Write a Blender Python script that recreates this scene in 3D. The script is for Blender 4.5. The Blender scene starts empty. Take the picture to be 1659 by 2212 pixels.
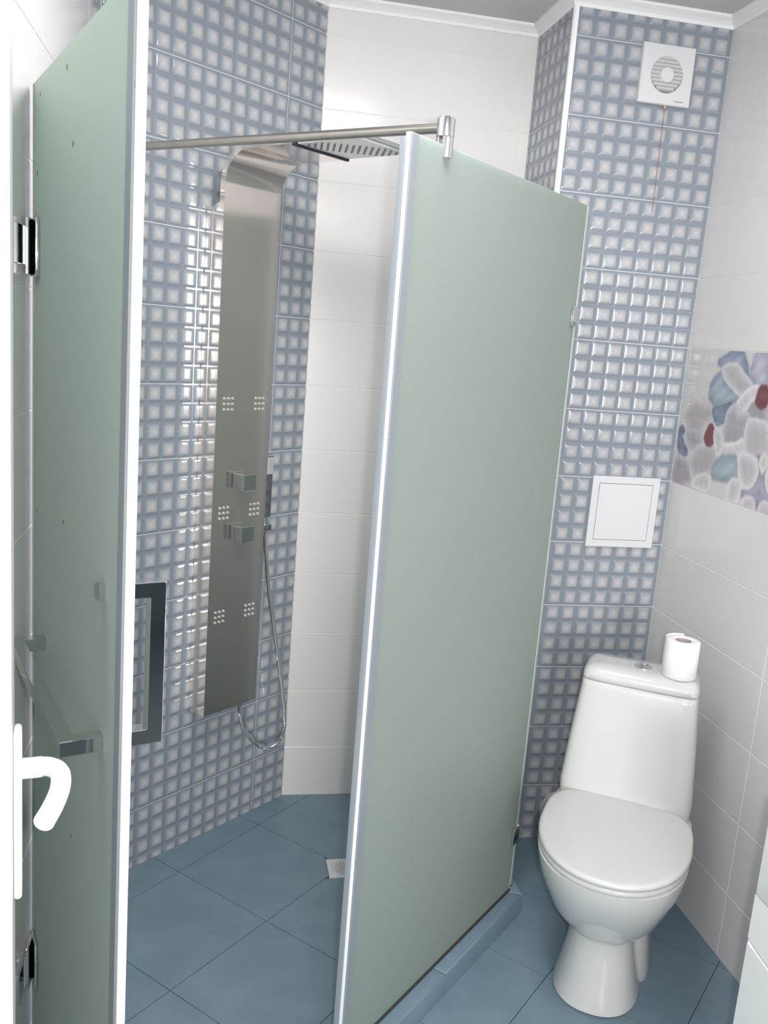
import bpy, bmesh, math, random
import numpy as np
from mathutils import Vector, Matrix

# ------------------------------------------------------------------ camera, light, exposure
S = bpy.context.scene
C = S.collection
W_PX, H_PX, F_PX = 1659, 2212, 1940.15
PITCH, ROLL, YAW = -0.1944271, -0.0779815, -0.1941967
CAM_H = 1.55527

def Rm(axis, a): return Matrix.Rotation(a, 3, axis)
cam_data = bpy.data.cameras.new('camera')
cam = bpy.data.objects.new('camera', cam_data); C.objects.link(cam)
cam_data.sensor_fit = 'HORIZONTAL'; cam_data.sensor_width = 36.0
cam_data.lens = F_PX / W_PX * 36.0
cam_data.clip_start = 0.01
Rw = Rm('Z', YAW) @ Rm('X', PITCH) @ Rm('Y', ROLL)
cx, cf, cu = Rw @ Vector((1, 0, 0)), Rw @ Vector((0, 1, 0)), Rw @ Vector((0, 0, 1))
cam.matrix_world = Matrix(((cx.x, cu.x, -cf.x, 0), (cx.y, cu.y, -cf.y, 0), (cx.z, cu.z, -cf.z, CAM_H), (0, 0, 0, 1)))
S.camera = cam

world = bpy.data.worlds.new('world'); S.world = world; world.use_nodes = True
bgn = world.node_tree.nodes['Background']
bgn.inputs[0].default_value = (0.93, 0.97, 1.0, 1); bgn.inputs[1].default_value = 2.0

def area_light(name, loc, target, sx, sy, power, color):
    l = bpy.data.lights.new(name, 'AREA'); l.shape = 'RECTANGLE'; l.size = sx; l.size_y = sy
    l.energy = power; l.color = color
    o = bpy.data.objects.new(name, l); C.objects.link(o); o.location = loc
    o.rotation_euler = (Vector(target) - Vector(loc)).to_track_quat('-Z', 'Y').to_euler()
    return o
# the camera's own flash, a hand's width from the lens, and the daylight from beyond the doorway
area_light('flash_light', (0.045, -0.015, CAM_H + 0.012), (0.35, 1.75, 0.85), 0.035, 0.02, 16.0, (1.0, 0.97, 0.95))
area_light('open_doors_daylight', (0.05, -4.0, 1.62), (0.25, 2.4, 0.8), 1.1, 1.6, 150.0, (1.0, 0.985, 0.97))
area_light('added_overhead_fill', (0.35, 1.45, 2.44), (0.35, 1.50, 0.0), 0.5, 0.5, 17.5, (1.0, 0.97, 0.95))  # unseen fill added overhead to brighten the shower interior

vs = S.view_settings
vs.view_transform = 'Standard'; vs.look = 'None'; vs.exposure = 0.08; vs.gamma = 1.0
vs.use_curve_mapping = False
S.display_settings.display_device = 'sRGB'

# ------------------------------------------------------------------ helpers
def mat(name, col, rough=0.5, metal=0.0, spec=0.5, coat=0.0):
    m = bpy.data.materials.new(name); m.use_nodes = True
    b = m.node_tree.nodes['Principled BSDF']
    b.inputs['Base Color'].default_value = (*col, 1)
    b.inputs['Roughness'].default_value = rough
    b.inputs['Metallic'].default_value = metal
    b.inputs['Specular IOR Level'].default_value = spec
    b.inputs['Coat Weight'].default_value = coat
    return m
def noise_col(m, c1, c2, scale, detail=4, bump=0.0, bscale=None):
    nt = m.node_tree; b = nt.nodes['Principled BSDF']
    tc = nt.nodes.new('ShaderNodeTexCoord')
    n = nt.nodes.new('ShaderNodeTexNoise'); n.inputs['Scale'].default_value = scale; n.inputs['Detail'].default_value = detail
    geo = nt.nodes.new('ShaderNodeNewGeometry')
    nt.links.new(geo.outputs['Position'], n.inputs['Vector'])
    r = nt.nodes.new('ShaderNodeValToRGB'); r.color_ramp.elements[0].color = (*c1, 1); r.color_ramp.elements[1].color = (*c2, 1)
    r.color_ramp.elements[0].position = 0.3; r.color_ramp.elements[1].position = 0.7
    nt.links.new(n.outputs['Fac'], r.inputs[0]); nt.links.new(r.outputs[0], b.inputs['Base Color'])
    if bump:
        n2 = nt.nodes.new('ShaderNodeTexNoise'); n2.inputs['Scale'].default_value = bscale or scale
        nt.links.new(geo.outputs['Position'], n2.inputs['Vector'])
        bp = nt.nodes.new('ShaderNodeBump'); bp.inputs['Strength'].default_value = bump; bp.inputs['Distance'].default_value = 0.002
        nt.links.new(n2.outputs['Fac'], bp.inputs['Height']); nt.links.new(bp.outputs[0], b.inputs['Normal'])
    return m

M = {}
M['white_tile'] = mat('white_tile', (0.70, 0.68, 0.68), 0.18)
noise_col(M['white_tile'], (0.69, 0.67, 0.67), (0.72, 0.70, 0.70), 3, 2, 0.02, 9)
M['plaster'] = noise_col(mat('ceiling_paint', (0.6, 0.6, 0.62), 0.9), (0.58, 0.575, 0.60), (0.61, 0.605, 0.63), 6)
M['coving'] = mat('white_coving', (0.86, 0.86, 0.87), 0.6)
M['grout'] = mat('pale_grout', (0.72, 0.72, 0.73), 0.9)
M['grout_floor'] = mat('blue_grey_grout', (0.085, 0.14, 0.19), 0.9)
M['floor_tile'] = noise_col(mat('blue_floor_tile', (0.13, 0.24, 0.33), 0.42), (0.155, 0.228, 0.285), (0.190, 0.268, 0.326), 9, 6, 0.05, 60)
M['ceramic'] = mat('white_ceramic', (0.58, 0.58, 0.57), 0.08, coat=0.3)
M['seat_plastic'] = mat('white_seat_plastic', (0.57, 0.57, 0.56), 0.16)
M['plastic'] = mat('white_plastic', (0.67, 0.67, 0.69), 0.35)
M['pvc'] = mat('white_pvc', (0.88, 0.88, 0.88), 0.3)
M['chrome'] = mat('chrome', (0.72, 0.73, 0.74), 0.07, 1.0)
M['satin'] = noise_col(mat('satin_steel', (0.5, 0.5, 0.46), 0.28, 1.0), (0.47, 0.46, 0.42), (0.53, 0.52, 0.48), 20)
M['steel'] = noise_col(mat('polished_steel_panel', (0.82, 0.80, 0.77), 0.12, 0.94), (0.86, 0.80, 0.76), (0.90, 0.84, 0.80), 5)
M['strip'] = mat('white_magnetic_strip', (0.90, 0.90, 0.91), 0.3)
M['dark'] = mat('dark_void', (0.03, 0.03, 0.035), 0.7)
M['louvre'] = mat('grey_white_louvre', (0.60, 0.59, 0.60), 0.5)
M['spray'] = mat('pale_spray_plate', (0.90, 0.90, 0.91), 0.25)
M['nozzle'] = mat('grey_nozzle_strip', (0.20, 0.20, 0.22), 0.5)
M['louvre_gap'] = mat('grey_louvre_gap', (0.25, 0.24, 0.245), 0.6)
M['silicone'] = mat('dark_brown_seal', (0.045, 0.036, 0.032), 0.5)
M['pipe_grey'] = mat('brown_grey_rubber_cuff', (0.10, 0.085, 0.095), 0.25)
M['pipe_beige'] = mat('beige_pipe', (0.42, 0.40, 0.36), 0.35)
M['cardboard'] = mat('cardboard_core', (0.46, 0.38, 0.36), 0.9)
M['cord'] = mat('reddish_cord', (0.26, 0.12, 0.09), 0.7)
M['brass'] = mat('amber_knob', (0.55, 0.36, 0.12), 0.4)
M['print_grey'] = mat('grey_print', (0.35, 0.30, 0.33), 0.6)
M['wood'] = mat('brown_wood', (0.10, 0.035, 0.02), 0.5)
M['nub'] = mat('rubber_nozzle', (0.42, 0.44, 0.41), 0.35)

def translucent(name, col, frac, rough, gloss=0.06, clear=0.0):
    m = bpy.data.materials.new(name); m.use_nodes = True; nt = m.node_tree
    for n in list(nt.nodes): nt.nodes.remove(n)
    out = nt.nodes.new('ShaderNodeOutputMaterial')
    d = nt.nodes.new('ShaderNodeBsdfDiffuse'); d.inputs[0].default_value = (*col, 1)
    t = nt.nodes.new('ShaderNodeBsdfTranslucent'); t.inputs[0].default_value = (*[min(1, c * 1.06) for c in col], 1)
    mx = nt.nodes.new('ShaderNodeMixShader'); mx.inputs[0].default_value = frac
    nt.links.new(d.outputs[0], mx.inputs[1]); nt.links.new(t.outputs[0], mx.inputs[2])
    last = mx
    if clear:
        tr = nt.nodes.new('ShaderNodeBsdfTransparent'); tr.inputs[0].default_value = (0.8, 0.86, 0.84, 1)
        m2 = nt.nodes.new('ShaderNodeMixShader'); m2.inputs[0].default_value = clear
        nt.links.new(last.outputs[0], m2.inputs[1]); nt.links.new(tr.outputs[0], m2.inputs[2]); last = m2
    g = nt.nodes.new('ShaderNodeBsdfGlossy'); g.inputs['Roughness'].default_value = rough
    m3 = nt.nodes.new('ShaderNodeMixShader'); m3.inputs[0].default_value = gloss
    nt.links.new(last.outputs[0], m3.inputs[1]); nt.links.new(g.outputs[0], m3.inputs[2])
    nt.links.new(m3.outputs[0], out.inputs[0])
    return m
M['frost'] = translucent('frosted_green_glass', (0.52, 0.59, 0.55), 0.62, 0.38)
M['seal_grey'] = translucent('clear_grey_seal', (0.42, 0.46, 0.50), 0.4, 0.15, 0.08, 0.15)
M['glass_edge'] = mat('glass_edge_highlight', (0.86, 0.92, 0.89), 0.2)  # bright highlight on the glass edge, put into a pale colour

def mosaic_material():
    m = mat('blue_mosaic_relief_glaze', (0.3, 0.35, 0.45), 0.10); nt = m.node_tree; b = nt.nodes['Principled BSDF']
    tc = nt.nodes.new('ShaderNodeTexCoord'); sp = nt.nodes.new('ShaderNodeSeparateXYZ'); nt.links.new(tc.outputs['Object'], sp.inputs[0])
    def mth(op, a, bb=None, c=None):
        n = nt.nodes.new('ShaderNodeMath'); n.operation = op
        for i, x in enumerate((a, bb, c)):
            if x is None: continue
            if isinstance(x, (int, float)): n.inputs[i].default_value = x
            else: nt.links.new(x, n.inputs[i])
        return n.outputs[0]
    def cell(o):
        f = mth('FRACT', mth('MULTIPLY', mth('ADD', o, 10.0), 20.0))
        return mth('MULTIPLY', mth('ABSOLUTE', mth('SUBTRACT', f, 0.5)), 2.0)
    dx, dz = cell(sp.outputs[0]), cell(sp.outputs[2])
    mx = mth('MAXIMUM', dx, dz)
    star = mth('ADD', mth('MULTIPLY', mx, 0.86), mth('MULTIPLY', mth('MULTIPLY', dx, dz), 0.10))
    r = nt.nodes.new('ShaderNodeValToRGB'); e = r.color_ramp.elements
    e[0].position = 0.0; e[0].color = (0.60, 0.56, 0.555, 1)
    e[1].position = 1.0; e[1].color = (0.24, 0.27, 0.31, 1)
    for pos, c in ((0.12, (0.51, 0.495, 0.50)), (0.36, (0.43, 0.435, 0.455)), (0.50, (0.37, 0.385, 0.415)), (0.63, (0.275, 0.305, 0.345)), (0.73, (0.235, 0.268, 0.31))):
        x = e.new(pos); x.color = (*c, 1)
    nt.links.new(star, r.inputs[0]); nt.links.new(r.outputs[0], b.inputs['Base Color'])
    return m
M['mosaic'] = mosaic_material()

def tag(o, label=None, cat=None, group=None, kind=None):
    if label: o['label'] = label
    if cat: o['category'] = cat
    if group: o['group'] = group
    if kind: o['kind'] = kind
    return o
def link(name, me, m=None, parent=None, loc=None, rz=None):
    o = bpy.data.objects.new(name, me); C.objects.link(o)
    if m is not None and me is not None and not me.materials: me.materials.append(m)
    if loc is not None: o.location = loc
    if rz is not None: o.rotation_euler = (0, 0, rz)
    if parent is not None: o.parent = parent
    return o
def empty(name, label, cat, loc=(0, 0, 0), rz=0, group=None):
    o = bpy.data.objects.new(name, None); C.objects.link(o); o.location = loc; o.rotation_euler = (0, 0, rz)
    o.empty_display_size = 0.05
    return tag(o, label, cat, group)
def bm_mesh(bm, name, smooth=False, angle=None):
    bmesh.ops.recalc_face_normals(bm, faces=bm.faces)
    me = bpy.data.meshes.new(name); bm.to_mesh(me); bm.free()
    if smooth or angle:
        for p in me.polygons: p.use_smooth = True
        if angle: me.set_sharp_from_angle(angle=math.radians(angle))
    return me
def box(bm, x0, x1, y0, y1, z0, z1, bev=0.0, seg=1, R=None, T=None):
    r = bmesh.ops.create_cube(bm, size=1.0); v = r['verts']
    for q in v: q.co = Vector(((x0 + x1) / 2 + q.co.x * (x1 - x0), (y0 + y1) / 2 + q.co.y * (y1 - y0), (z0 + z1) / 2 + q.co.z * (z1 - z0)))
    if bev:
        es = list({e for q in v for e in q.link_edges})
        rr = bmesh.ops.bevel(bm, geom=es, offset=bev, segments=seg, affect='EDGES', profile=0.5)
        v = list({q for f in rr['faces'] for q in f.verts} | {q for q in v if q.is_valid})
    if R is not None or T is not None:
        mt = (T or Matrix.Identity(4)) @ (R or Matrix.Identity(4))
        for q in v: q.co = mt @ q.co
    return v
def mbox(name, dims, m, parent=None, bev=0.0, seg=1, loc=None, rz=None):
    bm = bmesh.new(); box(bm, *dims, bev, seg)
    return link(name, bm_mesh(bm, name, angle=40 if bev and seg > 1 else None), m, parent, loc, rz)
def cyl(bm, p0, p1, r0, r1=None, n=24, cap=True):
    p0, p1 = Vector(p0), Vector(p1); d = p1 - p0; r1 = r0 if r1 is None else r1
    q = d.to_track_quat('Z', 'Y').to_matrix().to_4x4()
    bmesh.ops.create_cone(bm, cap_ends=cap, cap_tris=False, segments=n, radius1=r0, radius2=r1, depth=d.length,
                          matrix=Matrix.Translation((p0 + p1) / 2) @ q)
def tube(bm, pts, rad, n=10, caps=True):
    pts = [Vector(p) for p in pts]; rings = []
    up = Vector((0, 0, 1))
    prev = None
    for i, p in enumerate(pts):
        t = (pts[min(i + 1, len(pts) - 1)] - pts[max(i - 1, 0)]).normalized()
        if prev is None:
            a = t.cross(up); a = a if a.length > 1e-3 else t.cross(Vector((1, 0, 0)))
        else: a = prev - t * prev.dot(t)
        a.normalize(); prev = a; b = t.cross(a)
        r = rad[i] if hasattr(rad, '__len__') else rad
        rings.append([bm.verts.new(p + (a * math.cos(k * 2 * math.pi / n) + b * math.sin(k * 2 * math.pi / n)) * r) for k in range(n)])
    for i in range(len(rings) - 1):
        for k in range(n):
            bm.faces.new((rings[i][k], rings[i][(k + 1) % n], rings[i + 1][(k + 1) % n], rings[i + 1][k]))
    if caps:
        bm.faces.new(rings[0]); bm.faces.new(rings[-1])
def catmull(P, per):
    P = [Vector(p) for p in P]; P = [P[0] * 2 - P[1]] + P + [P[-1] * 2 - P[-2]]; out = []
    for i in range(1, len(P) - 2):
        for k in range(per):
            t = k / per
            out.append(0.5 * ((2 * P[i]) + (P[i + 1] - P[i - 1]) * t + (2 * P[i - 1] - 5 * P[i] + 4 * P[i + 1] - P[i + 2]) * t * t + (3 * P[i] - P[i - 1] - 3 * P[i + 1] + P[i + 2]) * t ** 3))
    out.append(P[-2]); return out
def loft(bm, rings, cap0=True, cap1=True):
    vs_ = [[bm.verts.new(p) for p in r] for r in rings]; n = len(vs_[0])
    for a, b in zip(vs_, vs_[1:]):
        for k in range(n): bm.faces.new((a[k], a[(k + 1) % n], b[(k + 1) % n], b[k]))
    if cap0: bm.faces.new(vs_[0])
    if cap1: bm.faces.new(vs_[-1])
def prism(bm, poly, z0, z1):
    a = [bm.verts.new((x, y, z0)) for x, y in poly]; b = [bm.verts.new((x, y, z1)) for x, y in poly]; n = len(poly)
    bm.faces.new(a); bm.faces.new(b)
    for k in range(n): bm.faces.new((a[k], a[(k + 1) % n], b[(k + 1) % n], b[k]))

# ------------------------------------------------------------------ the room's plan (metres; camera stands over the origin)
XR, XL, XS = 1.3723, -0.305, 0.9056          # right wall, left wall, side of the boxed shaft
YB, YS, Y0 = 2.7838, 2.4996, 0.12            # back wall, front of the shaft, rear wall (with the doorway)
TH = 0.708593; DD = Vector((math.cos(TH), math.sin(TH), 0)); P0 = Vector((0.27223, YB, 0)); NN = Vector((DD.y, -DD.x, 0))
YD = YB + (XL - P0.x) / DD.x * DD.y          # where the diagonal wall meets the left wall
HC = 2.484
ROWS = [0.0] + [0.2 * n - 0.015 for n in range(1, 13)] + [HC]
def D3(s, o, z): q = P0 + DD * s + NN * o; return Vector((q.x, q.y, z))
RZ_DIAG = math.atan2(-DD.y, -DD.x)

def slab(name, poly, z0, z1, m):
    bm = bmesh.new(); prism(bm, poly, z0, z1)
    return tag(link(name, bm_mesh(bm, name), m), kind='structure')
T_ = 0.10
floor = slab('floor', [(XL - T_, -0.02), (XR + T_, -0.02), (XR + T_, YB + T_), (P0.x, YB + T_), (XL - T_, YD + T_)], -0.12, -0.004, M['grout_floor'])
ceiling = slab('ceiling', [(XL - T_, -0.02), (XR + T_, -0.02), (XR + T_, YB + T_), (P0.x - .05, YB + T_), (XL - T_, YD + .08)], HC, HC + 0.1, M['plaster'])
wall_back = slab('wall_back', [(P0.x, YB + 0.0012), (XS, YB + 0.0012), (XS, YB + T_), (P0.x - .04, YB + T_)], -0.004, HC, M['grout'])
a = P0 - NN * 0.0012; b = Vector((XL - .0, YD, 0)) - NN * 0.0012; c = b - NN * T_ - DD * .05; d = a - NN * T_
wall_diag = slab('wall_diagonal', [(a.x, a.y), (b.x, b.y), (c.x, c.y), (d.x, d.y)], -0.004, HC, M['grout'])
wall_left = slab('wall_left', [(XL - 0.0012, 0.12), (XL - 0.0012, YD), (XL - T_, YD), (XL - T_, 0.12)], -0.004, HC, M['grout'])
wall_shaft = slab('wall_shaft', [(XS + 0.0012, YS + 0.0012), (XR + T_, YS + 0.0012), (XR + T_, YB + T_), (XS + 0.0012, YB + T_)], -0.004, HC, M['grout'])
wall_right = slab('wall_right', [(XR + 0.0012, 0.12), (XR + T_, 0.12), (XR + T_, YS), (XR + 0.0012, YS)], -0.004, HC, M['grout'])
# rear wall with the doorway the photographer stands in, widened to let light through
bm = bmesh.new()
box(bm, XL - T_, -0.24, 0.0, 0.12, -0.004, HC); box(bm, 1.30, XR + T_, 0.0, 0.12, -0.004, HC); box(bm, -0.24, 1.30, 0.0, 0.12, 2.30, HC)
wall_rear = tag(link('wall_rear', bm_mesh(bm, 'wall_rear'), M['plaster']), kind='structure')

# unseen dark low walls and floor, added behind the camera for chrome to reflect
M['added_wall'] = mat('added_dark_wall', (0.045, 0.06, 0.065), 0.8)
M['hall_paint'] = mat('hall_paint', (0.6, 0.6, 0.58), 0.9)
M['added_floor'] = noise_col(mat('added_dark_floor', (0.10, 0.04, 0.025), 0.5), (0.030, 0.040, 0.045), (0.018, 0.026, 0.030), 12)
for nm, d_, m_ in (('floor_added', (-1.6, 2.6, -1.62, -0.02, -0.12, 0.0), 'added_floor'), ('wall_added_rear', (-1.6, 2.6, -1.74, -1.62, 0, 0.75), 'added_wall'),
                   ('wall_added_left', (-1.7, -1.6, -1.74, 0.0, 0, 0.75), 'added_wall'), ('wall_added_right', (2.6, 2.7, -1.74, 0.0, 0, 0.75), 'added_wall')):
    tag(mbox(nm, d_, M[m_]), kind='structure')

# ------------------------------------------------------------------ wall tiles: one object each
cache = {}
def flat_tile_mesh(w, h):
    k = ('f', round(w, 4), round(h, 4))
    if k not in cache:
        bm = bmesh.new(); g = 0.0008
        box(bm, g, w - g, -0.0085, 0.0, g, h - g, 0.0012, 1)
        cache[k] = bm_mesh(bm, 'tile', angle=30)
    return cache[k]
CELL = [0.0, 0.0020, 0.0034, 0.0050, 0.0072, 0.0105, 0.016, 0.025, 0.034, 0.0395, 0.0428, 0.0450, 0.0466, 0.048]
def mosaic_axis(a0, a1):
    out = [a0]; k = math.floor(a0 / 0.05)
    while k * 0.05 < a1:
        for c_ in CELL:
            t = k * 0.05 + c_
            if a0 + 0.0006 < t < a1 - 0.0006: out.append(t)
        k += 1
    return out + [a1]
def relief(t):
    f = (t / 0.05) % 1.0; d_ = min(f, 1 - f) * 0.05
    x = min(max((d_ - 0.0022) / 0.0075, 0), 1); return x
def mosaic_mesh(x0, x1, z0, z1):
    k = ('m', round(x0, 4), round(x1, 4), round(z0, 4), round(z1, 4))
    if k in cache: return cache[k]
    g = 0.0009
    xs = mosaic_axis(x0 + g, x1 - g); zs = mosaic_axis(z0 + g, z1 - g); V = []; F = []
    nx, nz = len(xs), len(zs)
    for z in zs:
        for x in xs:
            rx, rz = relief(x), relief(z); r = min(rx, rz); r = r * r * (3 - 2 * r)
            fx, fz = ((x / 0.05) % 1) - .5, ((z / 0.05) % 1) - .5
            dome = 0.0007 * (1 - (fx * fx + fz * fz) * 2)
            V.append((x, -0.0008 + 0.0016 * r + dome * r, z))
    for j in range(nz - 1):
        for i in range(nx - 1):
            q = j * nx + i; F.append((q, q + nx, q + nx + 1, q + 1))
    n0 = len(V)
    ring = [i for i in range(nx)] + [j * nx + nx - 1 for j in range(1, nz)] + [(nz - 1) * nx + i for i in range(nx - 2, -1, -1)] + [j * nx for j in range(nz - 2, 0, -1)]
    for i in ring: V.append((V[i][0], -0.009, V[i][2]))
    L = len(ring)
    for i in range(L): F.append((ring[i], ring[(i + 1) % L], n0 + (i + 1) % L, n0 + i))
    me = bpy.data.meshes.new('tile'); me.from_pydata(V, [], F); me.update()
    for p in me.polygons: p.use_smooth = True
    me.set_sharp_from_angle(angle=math.radians(50))
    cache[k] = me; return me
def tile_wall(parent, origin, rz, cols, kind, skip=None, phase=0.0):
    """cols: list of (x0,x1) along the wall's own x; kind 'flat' or 'mosaic'."""
    for (x0, x1) in cols:
        for z0, z1 in zip(ROWS, ROWS[1:]):
            if skip and skip(x0, x1, z0, z1): continue
            if kind == 'flat':
                me = flat_tile_mesh(x1 - x0, z1 - z0)
                off = Matrix.Rotation(rz, 3, 'Z') @ Vector((x0, 0, 0))
                o = link('tile', me, M['white_tile'], parent, Vector((origin[0], origin[1], z0)) + off, rz)
            else:
                zz = -0.015 if z0 == 0.0 else z0
                me = mosaic_mesh(x0 - phase, x1 - phase, z0 - zz, z1 - zz)
                off = Matrix.Rotation(rz, 3, 'Z') @ Vector((phase, 0, 0))
                o = link('tile', me, M['mosaic'], parent, Vector((origin[0], origin[1], zz)) + off, rz)
LD = (XL - P0.x) / -DD.x
tile_wall(wall_diag, (P0.x, P0.y), RZ_DIAG, [(0.0, 0.1375), (0.1375, 0.7375), (0.7375, LD)], 'mosaic', phase=0.1375)
tile_wall(wall_shaft, (XR, YS), math.pi, [(0.0, XR - XS - 0.011)], 'mosaic', phase=XR - XS - 0.011 - 0.45)
tile_wall(wall_shaft, (XS, YS), math.pi / 2, [(0.011, YB - YS)], 'mosaic', phase=0.011)
tile_wall(wall_back, (XS, YB), math.pi, [(0.0, 0.0334), (0.0334, XS - P0.x)], 'flat')
tile_wall(wall_left, (XL, YD), -math.pi / 2, [(0.0, 0.053), (0.053, 0.653), (0.653, 1.253), (1.253, 1.853), (1.853, YD - 0.12)], 'flat')
tile_wall(wall_right, (XR, 0.12), math.pi / 2, [(0.0, 0.59), (0.59, 1.19), (1.19, 1.79), (1.79, YS - 0.12)], 'flat',
          skip=lambda x0, x1, z0, z1: z0 > 1.1 and z1 < 1.6 and x1 > 2.2)

# decor tiles with the printed blossoms (flat print in a colour attribute)
DECOR = [
  ((130, 140, 160), [(168, 366), (197, 378), (228, 396), (277, 400), (307, 372), (326, 331), (379, 320), (302, 281), (199, 358)]),
  ((165, 165, 180), [(334, 342), (346, 402), (394, 403), (420, 307), (381, 312)]),
  ((196, 189, 193), [(17, 206), (61, 250), (166, 250), (184, 216), (164, 198), (139, 177), (116, 152), (61, 152), (33, 184)]),
  ((145, 155, 170), [(200, 339), (171, 326), (148, 300), (146, 278), (165, 255), (201, 244), (249, 247), (277, 262), (298, 281), (238, 302), (212, 324)]),
  ((115, 130, 148), [(182, 238), (277, 260), (257, 234), (237, 204), (201, 200), (183, 223)]),
  ((197, 195, 198), [(201, 350), (211, 359), (257, 361), (287, 350), (323, 327), (350, 310), (328, 296), (305, 286), (258, 301), (215, 329)]),
  ((178, 175, 184), [(334, 259), (381, 312), (418, 315), (448, 205), (349, 193), (329, 237)]),
  ((216, 210, 215), [(388, 313), (344, 303), (312, 286), (293, 259), (287, 239), (309, 229), (328, 241), (343, 266), (376, 291)]),
  ((116, 70, 72), [(393, 319), (379, 308), (371, 283), (379, 267), (399, 258), (431, 267), (417, 319)]),
  ((188, 183, 191), [(288, 261), (260, 237), (251, 212), (245, 174), (248, 148), (268, 138), (316, 146), (347, 170), (360, 219), (347, 239), (309, 229)]),
  ((219, 213, 219), [(242, 112), (255, 140), (281, 146), (317, 155), (347, 170), (363, 140), (314, 125), (271, 112)]),
  ((205, 198, 205), [(359, 224), (352, 196), (352, 166), (367, 139), (395, 130), (429, 135), (462, 152), (444, 218), (404, 228)]),
  ((120, 126, 146), [(14, 175), (43, 156), (18, 152), (46, 119), (72, 97), (48, 79), (19, 99), (12, 146)]),
  ((180, 182, 184), [(41, 154), (120, 166), (154, 140), (117, 115), (70, 118)]),
  ((185, 176, 183), [(11, 90), (96, 60), (121, 19), (59, -8), (8, -3)]),
  ((199, 191, 197), [(124, 120), (103, 99), (96, 67), (121, 36), (155, 28), (189, 45), (216, 70), (235, 107), (215, 137), (158, 127)]),
  ((122, 72, 74), [(181, 198), (160, 180), (153, 152), (165, 133), (195, 132), (210, 154), (199, 180)]),
  ((206, 204, 206), [(199, 184), (237, 175), (251, 146), (238, 114), (216, 148)]),
  ((150, 162, 171), [(240, 105), (336, 128), (351, 75), (302, 55), (235, 48), (214, 65)]),
  ((209, 206, 207), [(123, 27), (211, 58), (216, 11), (148, 5)]),
  ((150, 150, 166), [(419, 134), (433, 136), (437, 106), (471, 70), (444, 1), (427, 25), (394, 27), (370, 31), (395, 50), (425, 72), (427, 104)]),
  ((211, 205, 210), [(339, 133), (416, 131), (427, 104), (422, 72), (391, 50), (366, 60), (349, 81)]),
  ((212, 206, 210), [(320, 61), (355, 58), (368, 41), (356, 2), (310, 0), (314, 42)]),
  ((210, 200, 206), [(394, 25), (423, 28), (438, 12), (435, -3), (387, -2)]),
  ((206, 204, 200), [(434, 130), (462, 150), (489, 53), (459, 89)]),
]
def lin(c): c = np.asarray(c) / 255.0; return np.where(c <= 0.04045, c / 12.92, ((c + 0.055) / 1.055) ** 2.4)
def decor_colour(A, Z):
    A = np.where(A > 450, 900 - A, A).astype(float); Z = Z.astype(float)
    # gentle hand-drawn waviness of the outlines
    A = A + 1.6 * np.sin(Z / 17.0) + 1.0 * np.sin(Z / 6.1 + 1); Z = Z + 1.6 * np.sin(A / 15.0) + 0.8 * np.sin(A / 5.3)
    col = np.zeros(A.shape + (3,)); col[:] = (203, 201, 200)
    for c, pl in DECOR:
        inside = np.zeros(A.shape, bool); dist = np.full(A.shape, 1e9); n = len(pl)
        # rounded outline: one Chaikin pass twice
        P = [np.array(p_, float) for p_ in pl]
        for _ in range(1):
            P = [q for i in range(len(P)) for q in (P[i] * .75 + P[(i + 1) % len(P)] * .25, P[i] * .25 + P[(i + 1) % len(P)] * .75)]
        n = len(P)
        for i in range(n):
            (x1, y1), (x2, y2) = P[i], P[(i + 1) % n]
            cond = ((y1 > Z) != (y2 > Z)) & (A < (x2 - x1) * (Z - y1) / (y2 - y1 + 1e-9) + x1)
            inside ^= cond
            L2 = (x2 - x1) ** 2 + (y2 - y1) ** 2 + 1e-9
            t = np.clip(((A - x1) * (x2 - x1) + (Z - y1) * (y2 - y1)) / L2, 0, 1)
            dist = np.minimum(dist, np.hypot(A - x1 - t * (x2 - x1), Z - y1 - t * (y2 - y1)))
        sd = np.where(inside, dist, -dist) + (6.5 if sum(c) > 540 else 4.5 if sum(c) > 350 else 0.5)
        sw = 7.0 if sum(c) < 3 * 175 and c[0] > 126 else 4.5
        al = np.clip((sd + sw * 1.5) / (2 * sw), 0, 1)[..., None]; al = al * al * (3 - 2 * al)
        base = np.array(c, float); br = base.sum() / 3
        tint = np.zeros(A.shape)
        if br > 170: tint = 8 * np.exp(-((sd - 3) / 5.5) ** 2) - 22 * np.clip((sd - 2) / 26, 0, 1) + 1.5 * np.sin(A / 5.1 + Z / 13.0)
        elif br > 120: tint = 26 * np.clip(sd / 26, 0, 1) - 8 + 5 * np.sin(A / 9.0 - Z / 7.0)
        else: tint = 14 * np.sin(A * 0.9) * np.sin(Z * 0.8)
        col = col * (1 - al) + (base + tint[..., None]) * al
    return lin(np.clip(col, 0, 255))
md = mat('decor_tile_glaze', (0.7, 0.7, 0.7), 0.10)
vc = md.node_tree.nodes.new('ShaderNodeVertexColor'); vc.layer_name = 'print'
md.node_tree.links.new(vc.outputs[0], md.node_tree.nodes['Principled BSDF'].inputs['Base Color'])
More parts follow.
